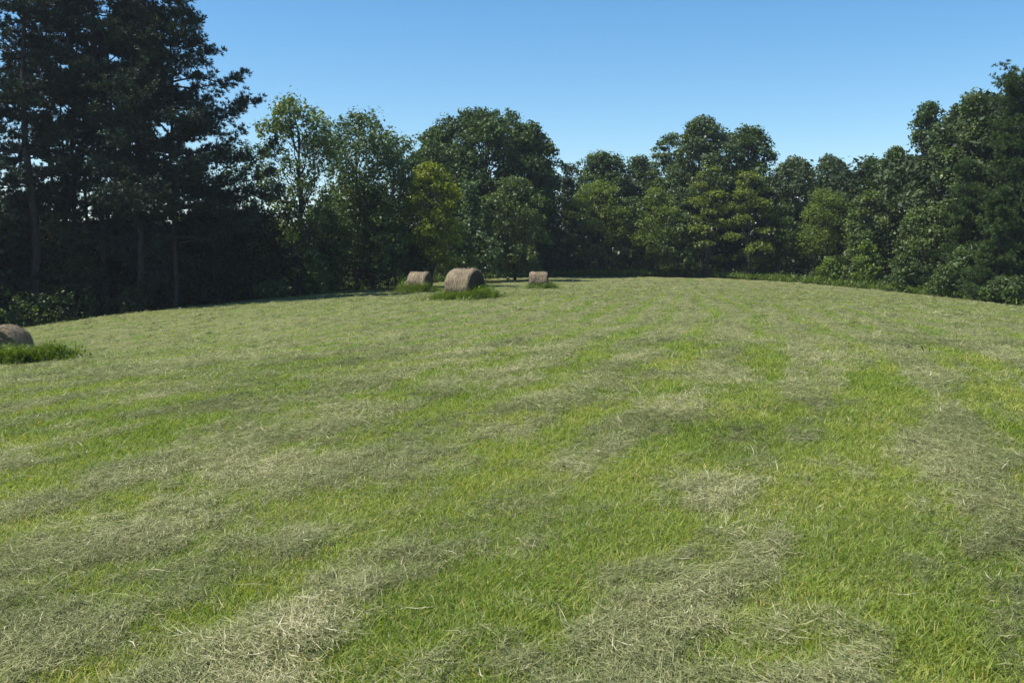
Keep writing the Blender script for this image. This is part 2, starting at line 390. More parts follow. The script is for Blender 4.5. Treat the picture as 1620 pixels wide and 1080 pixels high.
# ------------------------------------------------------------------ trees
def tubes(segs, sides=7):
    """segs: list of polylines [(pts (k,3), radii (k,))] -> verts, quads"""
    V = []; Q = []; off = 0
    a = np.arange(sides) * 2 * math.pi / sides
    for pts, rad in segs:
        pts = np.asarray(pts, float); rad = np.asarray(rad, float); k = len(pts)
        t = unit(np.gradient(pts, axis=0))
        ref = np.where(np.abs(t[:, 2:3]) > .9, np.array([[1., 0, 0]]), np.array([[0, 0, 1.]]))
        u = unit(np.cross(t, ref)); w = np.cross(t, u)
        ring = pts[:, None, :] + rad[:, None, None] * (np.cos(a)[None, :, None] * u[:, None, :] + np.sin(a)[None, :, None] * w[:, None, :])
        V.append(ring.reshape(-1, 3))
        i = np.arange(k - 1)[:, None] * sides; j = np.arange(sides)[None, :]; j2 = (j + 1) % sides
        Q.append(np.stack([i + j, i + j2, i + sides + j2, i + sides + j], -1).reshape(-1, 4) + off)
        off += k * sides
    return np.concatenate(V), np.concatenate(Q)

def curve(a, b, rg, sag=0.0, k=6, wob=.06):
    a = np.asarray(a, float); b = np.asarray(b, float); t = np.linspace(0, 1, k)[:, None]
    p = a + (b - a) * t; L = np.linalg.norm(b - a)
    w = rg.normal(size=(k, 3)) * wob * L * np.sin(t * math.pi); w[0] = 0
    p = p + w; p[:, 2] += sag * L * np.sin(t[:, 0] * math.pi)
    return p

def leaves_at(rg, cents, rad, per, size, flat=1.0, up=.5, tall=1.0, shade_c=None, narrow=.55):
    """clumps of leaves: cents (m,3), rad (m,), per leaves each"""
    m = len(cents); n = m * per
    c = np.repeat(cents, per, 0); r = np.repeat(rad, per)[:, None]
    o = rand_unit(rg, n) * (rg.random(n) ** .4)[:, None]
    p = c + o * r * np.array([1, 1, flat * tall])
    nrm = unit(o * .8 + rand_unit(rg, n) * .75 + np.array([0, 0, up]))
    d = unit(np.cross(nrm, rand_unit(rg, n)))
    w = np.cross(nrm, d)
    s = size * rg.uniform(.6, 1.35, n) * np.repeat(rg.uniform(.7, 1.2, m), per)
    v, q = diamonds(p - d * s[:, None] * .5, d, w, s, s * narrow * rg.uniform(.8, 1.3, n), nrm * (s * .18)[:, None] * -1)
    cv = np.repeat(rg.normal(size=m) * .13, per)
    val = np.clip(.48 + cv + rg.normal(size=n) * .16 + (rg.random(n) < .03) * .35, 0, 1)
    return v, q, val

def merge(parts):
    V = []; Q = []; A = []; off = 0
    for v, q, a in parts:
        V.append(v); Q.append(q + off); A.append(a); off += len(v)
    return np.concatenate(V), np.concatenate(Q), np.concatenate(A)

TREE_GROUP = 'trees along the edge of the field'
def broadleaf(name, label, cat, x, y, h, w, mat, seed, leaf=.26, nlobe=14, lobe=.30, clumps=46, per=16, low=.12, flat=.8, tall=1.0,
              clump_r=.55, trunk_r=None, top=1.0, shape='round', bark='bark', gap=0.0, group=TREE_GROUP, z=None, limbs=True, up=.5, narrow=.6, lean=0.0):
    """one tree: trunk with limbs, crown of leaf clumps. low = where the crown starts (share of height)"""
    rg = np.random.default_rng(seed)
    if z is None: z = gz(x, y)
    root = empty(name, (x, y, z)); tag(root, label, cat, group)
    zc0 = h * low; zc1 = h; ch = zc1 - zc0
    lobes = []
    for i in range(nlobe):
        t = (i + .5) / nlobe; t = t ** .85
        zz = zc0 + ch * (t * .88 + .06)
        if shape == 'round': pr = math.sqrt(max(0, 1 - (2 * t ** 1.0 - .9) ** 2 / 1.35))
        elif shape == 'cone': pr = 1.02 - .85 * t
        elif shape == 'column': pr = min(1, 1.5 * (1 - t) + .25) * (.75 + .25 * math.sin(t * 9))
        elif shape == 'spread': pr = min(1, .45 + .9 * t) * math.sqrt(max(.0, 1 - max(0, (t - .55) / .5) ** 2))
        elif shape == 'vase': pr = (.35 + .75 * t) * math.sqrt(max(.05, 1 - max(0, (t - .6) / .42) ** 2))
        else: pr = 1
        az = i * 2.39996 + rg.uniform(-.5, .5)
        lr = w * lobe * rg.uniform(.7, 1.25) * (.55 + .45 * pr)
        rr = max(0, w * .5 * pr - lr * .75) * rg.uniform(.65, 1.05)
        zz = min(zz, zc1 - lr * flat * .8)
        lobes.append((np.array([math.cos(az) * rr + lean * h * (zz / h) ** 2, math.sin(az) * rr, zz]), lr))
    lobes.append((np.array([lean * h * .9 + rg.uniform(-.06, .06) * w, 0, zc1 - w * lobe * .62 * flat]), w * lobe * .8))
    C = []; R = []
    for c, lr in lobes:
        k = max(6, int(clumps * (lr / (w * lobe)) ** 2))
        o = rand_unit(rg, k); o[:, 2] = np.where(o[:, 2] < -.35, -o[:, 2], o[:, 2])
        p = c + o * lr * np.array([1, 1, flat]) * rg.uniform(.62, 1.12, k)[:, None]
        p[:, 2] = np.maximum(p[:, 2], h * low * .6)
        C.append(p); R.append(clump_r * rg.uniform(.55, 1.35, k))
    C = np.concatenate(C); R = np.concatenate(R)
    if gap:
        s = fbm(C[:, 0] * .9 + C[:, 1] * .5 + seed, C[:, 2] * .9 + C[:, 1] * .3, seed)
        kp = s > gap; C, R = C[kp], R[kp]
    v, q, val = leaves_at(rg, C, R, per, leaf, flat=.8 if tall == 1 else 1, up=up, tall=tall, narrow=narrow)
    make_obj('crown', mesh_np('crown', v, q, M[mat], {'v': ('FACE', val)}), root)
    tr = trunk_r or h * .017
    tp = curve((0, 0, -.4), (lean * h * .8, 0, h * .86), rg, k=8, wob=.012)
    segs = [(tp, np.linspace(tr, tr * .18, 8))]
    if limbs:
        for c, lr in lobes:
            s = np.clip((c[2] - .22 * h) / h, .06, .75) / .86
            b = tp[0] + (tp[-1] - tp[0]) * s
            idx = min(6, int(s * 7)); b = tp[idx] + (tp[idx + 1] - tp[idx]) * (s * 7 - idx)
            segs.append((curve(b, c, rg, .05), np.linspace(tr * .42 * (1 - s * .5), tr * .08, 6)))
            for kk in range(5):
                e = c + rand_unit(rg, 1)[0] * lr * np.array([.9, .9, .8 * flat]) + np.array([0, 0, .15 * lr])
                m = b + (c - b) * rg.uniform(.5, .95)
                segs.append((curve(m, e, rg, .04, 4), np.linspace(tr * .14, tr * .03, 4)))
    v, q = tubes(segs, 6)
    make_obj('trunk', mesh_np('trunk', v, q, M[bark], smooth=True), root)
    return root

def pine(name, label, x, y, h, w, seed, mat='pine', bare=.12, nwhorl=30, trunk_r=.2, group='tall pines at the left', lean=0.0, fill=1.0, tuft=.25, droop=-.05, top_r=.35, cone=False, needles=None):
    """conifer: straight trunk, tiers of near-level boughs that carry needle tufts on their outer twigs"""
    rg = np.random.default_rng(seed); z = gz(x, y)
    root = empty(name, (x, y, z)); tag(root, label, 'pine tree' if mat == 'pine' else 'conifer', group)
    tp = curve((0, 0, -.4), (lean * h, 0, h), rg, k=10, wob=.005)
    segs = [(tp, np.linspace(trunk_r, trunk_r * .12, 10))]
    C = []; D = []
    for i in range(nwhorl):
        t = (i + rg.uniform(.1, .9)) / nwhorl
        zz = h * (bare + (1 - bare) * t)
        prof = min(1, .50 + .75 * t) * (1 - max(0, (t - .62) / .38) ** 1.4 * (1 - top_r)) if mat == 'pine' else (1.02 - .86 * t)
        if cone: prof = 1.12 - 1.0 * t
        for b in range(rg.integers(2, 5)):
            if rg.random() > fill * (.60 + .35 * t): continue
            az = rg.uniform(0, 2 * math.pi); L = w * .5 * prof * rg.uniform(.4, 1.12)
            f = zz / h * 9; k0 = min(8, int(f)); bs = tp[k0] + (tp[k0 + 1] - tp[k0]) * (f - k0)
            dirv = np.array([math.cos(az), math.sin(az), droop + .10 + .25 * t + rg.normal() * .24])
            e = bs + dirv * L
            bp = curve(bs, e, rg, -.04, 6, .06); bp[-1, 2] += .06 * L
            segs.append((bp, np.linspace(.022 + .012 * L, .008, 6)))
            side = np.array([-math.sin(az), math.cos(az), 0])
            nt_ = int(6 + L * 4.2)
            for s in range(nt_):
                u = rg.uniform(.22, 1.0); k1 = min(4, int(u * 5)); m = bp[k1] + (bp[k1 + 1] - bp[k1]) * (u * 5 - k1)
                sg = rg.choice([-1, 1]); tl = L * .34 * (1.15 - .6 * u) * rg.uniform(.4, 1.1)
                te = m + (side * sg * .85 + dirv * .55) * tl + np.array([0, 0, rg.uniform(-.30, .42) * tl + .05])
                segs.append((np.array([m, (m + te) / 2 + rg.normal(size=3) * .03, te]), np.array([.012, .009, .005])))
                kk = int(3 + tl * 3.2)
                for r_ in range(kk):
                    uu = (r_ + 1) / kk; C.append(m + (te - m) * uu + rg.normal(size=3) * .10); D.append(te - m)
            C.append(bp[-1]); D.append(dirv)
    C = np.array(C); D = unit(np.array(D)); per = 18; n = len(C) * per
    base = np.repeat(C, per, 0); dd = unit(np.repeat(D, per, 0) * .75 + rand_unit(rg, n) * .8 + np.array([0, 0, .42]))
    wd = unit(np.cross(dd, rand_unit(rg, n)))
    ln = tuft * rg.uniform(.6, 1.15, n); v, q = diamonds(base, dd, wd, ln, ln * .15, None)
    val = np.clip(.45 + np.repeat(rg.normal(size=len(C)) * .16, per) + rg.normal(size=n) * .12, 0, 1)
    make_obj('crown', mesh_np('crown', v, q, M[needles or mat], {'v': ('FACE', val)}), root)
    v, q = tubes(segs, 5)
    make_obj('trunk', mesh_np('trunk', v, q, M['bark'], smooth=True), root)
    return root

def place(px, Y, top):
    """ground spot and height of a tree whose top shows at (px, top)"""
    x, y, zt = at(px, top, Y); return x, y, zt - gz(x, y)

# --- tall pines at the left: (label, px, Y, top py, crown width m, trunk radius, lean, fill, seed)
PINES = [
 ('tall dark pine with a thick trunk, nearest the left edge of the photo', 30, 55, -170, 7.2, .30, 0, 1.0, 1),
 ('slim pine right behind the thick trunked one at the far left', 62, 61, -110, 7.0, .15, .01, .9, 2),
 ('narrow dark pine standing between two thicker pines in the left stand', 100, 58, -150, 6.4, .19, 0, .95, 3),
 ('pine with a forked looking pair of stems, centre of the left stand', 142, 57, -160, 6.6, .20, -.005, 1.0, 4),
 ('slender pine just left of the straightest thick pine trunk', 165, 63, -120, 7.0, .16, .01, .9, 5),
 ('tall straight pine with a thick trunk against gaps of sky, left stand', 205, 56, -130, 7.2, .24, 0, .95, 6),
 ('outermost tall pine, its long boughs reaching over the pale tree', 262, 57, -85, 12.8, .16, .004, 1.25, 7),
 ('back pine showing only through gaps of the left stand, near its right side', 228, 68, -40, 7.6, .15, 0, .9, 8),
 ('slim pine stem squeezed in between the second and third thick trunks from the left', 84, 60, -90, 5.0, .12, .01, .9, 10),
 ('thin pine stem close on the left of the forked looking pair', 122, 62, -120, 5.0, .13, -.005, .9, 11),
 ('thin pine stem close on the left of the tall straight thick trunk', 187, 59, -100, 5.0, .12, .006, .9, 12),
 ('pine half cut off by the left edge of the photo', -25, 56, -170, 8.0, .25, 0, 1.0, 9),
]
for (lab, px, Y, top, w, tr, lean, fill, sd) in PINES:
    x, y, h = place(px, Y, top)
    pine('pine_tree', lab, x, y, h, w, 100 + sd, trunk_r=tr, lean=lean, fill=fill if sd == 7 else fill, bare=.2 if sd == 7 else .05, nwhorl=60 if sd == 7 else 36, top_r=.35, cone=sd == 7)
x, y, h = place(318, 61, 235)
pine('pine_tree', 'short dark pine leaning out below the long boughs of the outermost tall pine', x, y, h, 5.2, 140, trunk_r=.11, bare=.05, nwhorl=20)

# --- broadleaved trees and others along the edge: label, cat, px, Y, top, width px, settings
def bl(name, label, px, Y, top, wpx, mat, seed, cat='tree', **kw):
    x, y, h = place(px, Y, top); kw.setdefault('leaf', .26)
    return broadleaf(name, label, cat, x, y, h, wpx * Y / FPX, mat, seed, **kw)

OAK = dict(leaf=.29, nlobe=22, lobe=.20, clumps=52, per=25, clump_r=.60, flat=.85, low=.2, gap=.0)
bl('airy_tree', 'pale airy tree with sky showing through, right of the tall pines', 470, 64, 155, 165, 'airy', 11, leaf=.21, nlobe=26, lobe=.17, clumps=44, per=15,
   clump_r=.42, low=.12, shape='vase', gap=.33, bark='bark', tall=1.25, trunk_r=.22)
bl('airy_tree', 'thin low tree with see-through leaves under the ends of the long pine boughs', 388, 66, 228, 150, 'airy', 12, leaf=.20, nlobe=18, lobe=.19, clumps=40, per=13,
   clump_r=.42, low=.15, gap=.40, trunk_r=.1)
bl('wild_cherry_tree', 'grey green tree with a pointed spiky top, just right of the pale airy tree', 562, 70, 186, 175, 'cherry', 13, leaf=.22, nlobe=22, lobe=.18, clumps=48, per=15,
   clump_r=.42, low=.10, shape='vase', tall=1.7, trunk_r=.16)
bl('wild_cherry_tree', 'spiky topped grey green tree next to the big dark round oak', 622, 73, 213, 120, 'cherry', 14, leaf=.22, nlobe=18, lobe=.19, clumps=40, per=14,
   clump_r=.42, low=.08, shape='vase', tall=1.8, trunk_r=.14)
bl('yellow_tree', 'small yellow green tree behind the bale that is farthest left of the pair', 680, 71, 260, 112, 'yellow', 15, leaf=.20, nlobe=24, lobe=.17, clumps=40, per=14,
   clump_r=.40, low=.10, shape='round', tall=.7, trunk_r=.12)
bl('oak_tree', 'biggest dark oak with a broad rounded crown, above the bales', 765, 98, 181, 225, 'oak', 16, shape='spread', trunk_r=.4, **{**OAK, 'nlobe': 34, 'lobe': .17, 'clumps': 60})
bl('oak_tree', 'dark oak at the left shoulder of the biggest oak, behind the yellow green tree', 686, 100, 208, 110, 'oak', 55, **{**OAK, 'nlobe': 18, 'lobe': .22})
bl('oak_tree', 'dark oak joined to the right side of the biggest oak, its crown stepping down', 835, 96, 200, 105, 'oak', 17, **{**OAK, 'nlobe': 18, 'lobe': .22})
bl('sapling_tree', 'bluish green young tree in front of the biggest oak', 745, 84, 292, 66, 'blue', 18, leaf=.24, nlobe=14, lobe=.22, clumps=34, per=14, clump_r=.45, low=.05, shape='cone', tall=1.2)
bl('sapling_tree', 'grey green bushy tree in front of the biggest oak, behind the nearest bale', 815, 86, 283, 120, 'mid', 19, leaf=.24, nlobe=18, lobe=.2, clumps=44, per=14, clump_r=.45, low=.04, shape='round')
bl('cedar_tree', 'very dark dense tree behind the farthest bale', 865, 99, 285, 75, 'dark', 20, leaf=.22, nlobe=16, lobe=.22, clumps=50, per=18, clump_r=.5, low=.02, shape='cone')
bl('cedar_tree', 'dark shadowed tree between the farthest bale and the lime green feathery tree', 898, 104, 262, 60, 'dark', 21, leaf=.22, nlobe=14, lobe=.24, clumps=50, per=18, clump_r=.5, low=.02, shape='column')
bl('oak_tree', 'dark oak with a small domed top behind the lime green feathery tree', 955, 108, 246, 125, 'oak', 22, **{**OAK, 'nlobe': 16, 'lobe': .24})
bl('locust_tree', 'feathery lime green tree left of the gap between the two high crowns', 948, 101, 288, 118, 'lime', 23, leaf=.20, nlobe=18, lobe=.19, clumps=42, per=17, clump_r=.55, low=.06, flat=.6, tall=.5, up=1.0)
bl('oak_tree', 'distant dark tree filling the dip between the two high crowns', 1015, 112, 252, 75, 'oak_grey', 24, **{**OAK, 'nlobe': 12, 'lobe': .28})
bl('pine_tree', 'distant pine with flat layered boughs at the left shoulder of the second high crown', 1060, 108, 214, 88, 'oak', 150, leaf=.24, nlobe=16, lobe=.2, clumps=40, per=18, clump_r=.5, low=.3, flat=.4, tall=.5, shape='spread', group='far conifers')
bl('oak_tree', 'tall grey leaved oak forming the second high crown', 1116, 103, 190, 135, 'oak_grey', 25, **{**OAK, 'nlobe': 26, 'lobe': .19})
bl('oak_tree', 'dark oak on the right shoulder of the second high crown', 1184, 107, 204, 118, 'oak', 26, **{**OAK, 'nlobe': 18, 'lobe': .22})
bl('locust_tree', 'olive yellow feathery tree under the second high crown, left of its twin', 1122, 97, 264, 82, 'olive', 27, leaf=.22, nlobe=15, lobe=.2, clumps=36, per=17, clump_r=.52, low=.06, flat=.55, tall=.5, up=1.0)
bl('locust_tree', 'olive yellow feathery tree under the right shoulder of the second high crown', 1188, 95, 273, 92, 'olive', 28, leaf=.22, nlobe=16, lobe=.2, clumps=38, per=17, clump_r=.52, low=.06, flat=.55, tall=.5, up=1.0)
bl('locust_tree', 'dark green feathery tree left of the olive yellow trees', 1040, 99, 300, 90, 'lime', 29, leaf=.2, nlobe=15, lobe=.22, clumps=42, per=16, clump_r=.5, low=.03, flat=.7)
bl('oak_tree', 'grey green oak at the left end of the low level tree line', 1255, 104, 256, 90, 'oak_grey', 30, **{**OAK, 'nlobe': 16, 'lobe': .24})
bl('oak_tree', 'oak in the middle of the low level tree line', 1318, 108, 250, 85, 'oak_grey', 31, **{**OAK, 'nlobe': 14, 'lobe': .26})
bl('oak_tree', 'oak at the right end of the low level tree line', 1378, 106, 254, 80, 'oak', 32, **{**OAK, 'nlobe': 14, 'lobe': .26})
bl('hemlock_tree', 'soft dark green feathery tree below the low level tree line', 1310, 93, 302, 105, 'lime', 33, leaf=.18, nlobe=18, lobe=.21, clumps=44, per=18, clump_r=.6, low=.04, flat=.8, up=.9)
bl('sapling_tree', 'brighter green tree with pale leaves at its foot, right of the soft feathery tree', 1374, 88, 305, 85, 'mid', 34, leaf=.26, nlobe=16, lobe=.22, clumps=40, per=14, clump_r=.5, low=.02)
bl('oak_tree', 'dark tree with two knobbly tops rising above the slope of crowns at the right', 1468, 98, 166, 75, 'oak', 35, **{**OAK, 'nlobe': 16, 'lobe': .24, 'gap': .25})
bl('oak_tree', 'mid green oak on the lower part of the slope of crowns at the right', 1440, 90, 262, 110, 'oak_grey', 36, **{**OAK, 'nlobe': 20, 'lobe': .2, 'low': .05, 'leaf': .3})
bl('oak_tree', 'grey green oak halfway up the slope of crowns at the right', 1498, 86, 205, 120, 'oak_grey', 37, **{**OAK, 'nlobe': 24, 'lobe': .19, 'low': .04, 'leaf': .3})
bl('oak_tree', 'tall green tree near the top of the slope of crowns at the right', 1548, 82, 152, 120, 'mid', 38, **{**OAK, 'nlobe': 26, 'lobe': .19, 'low': .04, 'leaf': .28})
bl('oak_tree', 'grey green crown filling the notch right of the two knobbly tops', 1515, 90, 172, 100, 'oak_grey', 56, **{**OAK, 'nlobe': 20, 'low': .1})
bl('oak_tree', 'green crown just left of the tallest conifer at the right', 1582, 84, 158, 105, 'mid', 57, **{**OAK, 'nlobe': 20, 'low': .1})
bl('oak_tree', 'crown at the bottom of the slope of crowns, right of the low level tree line', 1416, 98, 238, 80, 'oak', 58, **{**OAK, 'nlobe': 16, 'low': .1})
bl('sapling_tree', 'dim leafy tree added to darken the trunks, below the centre of the pine stand', 120, 56.5, 395, 110, 'dark', 59, leaf=.2, nlobe=14, lobe=.23, clumps=44, per=15, clump_r=.42, low=.0)  # added dark tree, dims the sunlit trunk feet of the pines
bl('sapling_tree', 'dim leafy tree added to darken the trunks, right of the tall straight thick pine', 252, 58.5, 385, 110, 'dark', 80, leaf=.2, nlobe=14, lobe=.23, clumps=44, per=15, clump_r=.42, low=.0)  # second dark tree added in front to darken the pine trunks
x, y, h = place(1626, 73, 116)
pine('pine_tree', 'thin topped conifer whose bough tips stick out against the sky at the right edge', x, y, h, 8.5, 171, trunk_r=.2, bare=.1, nwhorl=34, group='far conifers', fill=.9, tuft=.24, droop=.0, top_r=.5, needles='hemlock')
def con(label, px, Y, top, w, seed, **kw):
    x, y, h = place(px, Y, top); return pine('hemlock_tree', label, x, y, h, w, seed, mat='hemlock', group='far conifers', **kw)
con('tallest conifer, bough tips against the sky at the right edge of the photo', 1612, 74, 122, 8.0, 160, trunk_r=.22, bare=.03, nwhorl=44, fill=1.5, tuft=.30, droop=-.12)
con('drooping dark conifer left of the tallest conifer at the right', 1530, 77, 250, 6.6, 161, trunk_r=.16, bare=.02, nwhorl=34, fill=1.5, tuft=.30, droop=-.18)
con('low dark conifer with skirts of boughs reaching the field at the right edge', 1585, 70, 300, 6.0, 162, trunk_r=.14, bare=.01, nwhorl=30, fill=1.6, tuft=.28, droop=-.2)
bl('oak_tree', 'broad dark tree half cut off by the right edge of the photo', 1650, 76, 150, 130, 'mid', 39, **{**OAK, 'nlobe': 22, 'low': .04, 'leaf': .28})
bl('sapling_tree', 'low mid green tree in front of the halfway oak at the right', 1462, 80, 330, 105, 'mid', 40, leaf=.24, nlobe=15, lobe=.22, clumps=40, per=15, clump_r=.45, low=.02)
bl('sapling_tree', 'dull green round tree right of the low sapling, touching the dark conifer', 1535, 74, 390, 90, 'bush', 41, leaf=.22, nlobe=12, lobe=.24, clumps=40, per=15, clump_r=.42, low=.02)
bl('sapling_tree', 'dark leafy tree at the foot of the second high crown', 1075, 98, 340, 80, 'bush', 42, leaf=.24, nlobe=12, lobe=.24, clumps=40, per=15, clump_r=.45, low=.02)
bl('sapling_tree', 'dark tree between the olive yellow trees and the soft feathery tree', 1238, 95, 325, 75, 'bush', 43, leaf=.24, nlobe=14, lobe=.24, clumps=44, per=15, clump_r=.45, low=.02)
bl('sapling_tree', 'dark green tree between the lime feathery tree and the distant dip', 1000, 101, 315, 70, 'bush', 44, leaf=.24, nlobe=12, lobe=.24, clumps=44, per=15, clump_r=.45, low=.02)
bl('sapling_tree', 'dark leafy tree filling the space under the spiky topped trees', 585, 69, 300, 120, 'bush', 45, leaf=.22, nlobe=16, lobe=.22, clumps=44, per=15, clump_r=.42, low=.02)
bl('sapling_tree', 'shaded young tree at the foot of the pale airy tree', 510, 67, 330, 90, 'bush', 46, leaf=.2, nlobe=12, lobe=.24, clumps=40, per=15, clump_r=.4, low=.02)
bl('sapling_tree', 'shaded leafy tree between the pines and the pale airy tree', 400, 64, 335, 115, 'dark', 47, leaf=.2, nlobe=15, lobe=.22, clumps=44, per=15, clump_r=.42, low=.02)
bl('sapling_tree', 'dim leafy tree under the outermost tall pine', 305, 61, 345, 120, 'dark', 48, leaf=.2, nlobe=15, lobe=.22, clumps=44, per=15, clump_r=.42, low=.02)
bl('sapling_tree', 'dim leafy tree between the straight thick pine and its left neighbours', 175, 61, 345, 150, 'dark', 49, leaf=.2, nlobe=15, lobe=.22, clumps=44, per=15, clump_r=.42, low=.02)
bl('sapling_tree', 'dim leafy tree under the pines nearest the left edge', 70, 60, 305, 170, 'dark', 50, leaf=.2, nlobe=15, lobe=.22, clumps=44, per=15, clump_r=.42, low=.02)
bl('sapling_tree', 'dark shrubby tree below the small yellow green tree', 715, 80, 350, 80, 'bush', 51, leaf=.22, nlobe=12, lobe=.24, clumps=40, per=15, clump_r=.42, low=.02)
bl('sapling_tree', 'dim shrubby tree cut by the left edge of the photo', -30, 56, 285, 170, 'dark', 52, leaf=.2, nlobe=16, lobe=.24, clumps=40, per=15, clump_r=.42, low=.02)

# --- bushes one can tell apart at the foot of the trees
BUSH = [
 ('rounded pale green bush by itself in front of the soft feathery tree', 1312, 88, 410, 36, 'weed', 60),
 ('bright leafy bush under the tree with pale leaves, right of the rounded pale bush', 1372, 84.5, 385, 44, 'weed', 61),
 ('pale leafy bush at the foot of the big oaks behind the nearest bale', 768, 83, 372, 66, 'blue', 62),
 ('small bush in the dark at the foot of the tall pines', 212, 55.5, 458, 44, 'dark', 63),
 ('yellowish bush at the foot of the pale airy tree', 492, 64, 412, 60, 'mid', 64),
 ('low bush at the shaded field edge left of the pale airy tree', 428, 61, 448, 50, 'bush', 65),
 ('green bush between the nearest bale and the farthest bale, at the wood edge', 812, 85.5, 388, 84, 'mid', 66),
 ('leafy bush at the foot of the dark tree left of the olive yellow trees', 1090, 97.5, 398, 56, 'mid', 67),
 ('leafy bush at the field edge under the halfway oak at the right', 1432, 79, 408, 60, 'bush', 68),
 ('leafy bush beside the skirts of the dark conifer at the right', 1500, 73.5, 422, 56, 'bush', 69),
 ('leafy bush at the field edge under the right edge conifers', 1590, 68, 440, 70, 'bush', 70),
 ('yellow green bush under the small yellow green tree', 655, 72.5, 385, 64, 'bush', 71),
 ('dark bush at the field edge behind the small left bale', 590, 70.5, 408, 80, 'dark', 72),
]
for lab, px, Y, top, wpx, mat, sd in BUSH:
    bl('bush', lab, px, Y, top, wpx, mat, sd, cat='bush', leaf=.20, nlobe=8, lobe=.3, clumps=34, per=13, clump_r=.30, low=.0, trunk_r=.03, group='bushes at the wood edge')

# --- woods behind and undergrowth: masses nobody could count
def woods():
    rg = np.random.default_rng(900); parts = []
    prof_px = np.array([-500, -60, 60, 280, 330, 420, 480, 560, 640, 700, 880, 900, 1040, 1240, 1400, 1480, 1600, 1700, 2200])
    prof_h = np.array([11, 9.5, 6.5, 5.5, 7, 6, 6.5, 8.5, 9, 12.5, 12, 11.5, 12, 12, 12, 15, 18, 18, 18]) 
    k = 4200
    t = np.radians(rg.uniform(-44, 42, k)); px = 810 + FPX * np.tan(t)
    X0 = np.sin(t); Y0 = np.cos(t); e = edge_r(X0 * 50, Y0 * 50) + rg.uniform(9, 18, k)
    x = X0 * e; y = Y0 * e
    H = np.interp(px, prof_px, prof_h) * (.82 + .36 * fbm(x * .25, y * .25, 8)) * 1.0
    z = ground_z(x, y) + H * rg.random(k) ** 1.35 - .2
    lv = leaves_at(rg, np.stack([x, y, z], 1), rg.uniform(.9, 1.7, k), 46, .5, up=.5)
    k2 = 2600; t = np.radians(rg.uniform(-46, 44, k2)); e2 = edge_r(np.sin(t) * 50, np.cos(t) * 50) + rg.uniform(19, 34, k2); x = np.sin(t) * e2; y = np.cos(t) * e2
    l2 = leaves_at(rg, np.stack([x, y, ground_z(x, y) + 6.0 * rg.random(k2) ** 1.2], 1), rg.uniform(1.0, 2.0, k2), 40, .7, up=.5)
    lv = merge([lv, l2])
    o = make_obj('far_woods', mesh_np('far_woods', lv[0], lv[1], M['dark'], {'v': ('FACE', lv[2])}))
    tag(o, 'dark mass of woods filling in behind the trees of the field edge', None, None, 'stuff')
    # undergrowth
    k = 5200; t = np.radians(rg.uniform(-42, 40, k)); X0 = np.sin(t); Y0 = np.cos(t)
    off = rg.uniform(.5, 9, k); off = off + 3.2 * (t < -.20); e = edge_r(X0 * 50, Y0 * 50) + off; x = X0 * e; y = Y0 * e
    hh = (.25 + .28 * off) * (.5 + fbm(x * .4, y * .4, 14)); hh = np.minimum(hh, 2.6)
    z = ground_z(x, y) + hh * rg.random(k)
    lv = leaves_at(rg, np.stack([x, y, z], 1), rg.uniform(.25, .6, k), 26, .19, up=.4)
    o = make_obj('undergrowth', mesh_np('undergrowth', lv[0], lv[1], M['bush'], {'v': ('FACE', lv[2])}))
    tag(o, 'tangle of low shrubs, brambles and saplings under the trees', None, None, 'stuff')
    # weeds at the sunny edge
    n = 26000
    px = rg.uniform(560, 1640, n); wgt = np.interp(px, [560, 620, 900, 940, 1200, 1260, 1640], [.25, .3, .2, 1, 1, .3, .15]); kp = rg.random(n) < wgt; px = px[kp]; n = len(px)
    t = np.arctan((px - 810) / FPX); off = rg.uniform(-.7, 2.4, n); e = edge_r(np.sin(t) * 50, np.cos(t) * 50) + off; x = np.sin(t) * e; y = np.cos(t) * e
    hh = .9 * (.35 + .9 * fbm(x * .7, y * .7, 17)) * (1 + .25 * off)
    z = ground_z(x, y) + hh * rg.random(n) * .7
    d = unit(rand_unit(rg, n) * .7 + np.array([0, 0, .8])); w = unit(np.cross(d, rand_unit(rg, n)))
    ln = rg.uniform(.18, .45, n); v, q = diamonds(np.stack([x, y, z], 1), d, w, ln, ln * .28, rg.normal(size=(n, 3)) * .05)
    o = make_obj('weeds', mesh_np('weeds', v, q, M['weed'], {'v': ('FACE', np.clip(rg.normal(size=n) * .2 + .4, 0, 1))}))
    tag(o, 'strip of tall weeds where the mown field meets the woods', None, None, 'stuff')
woods()

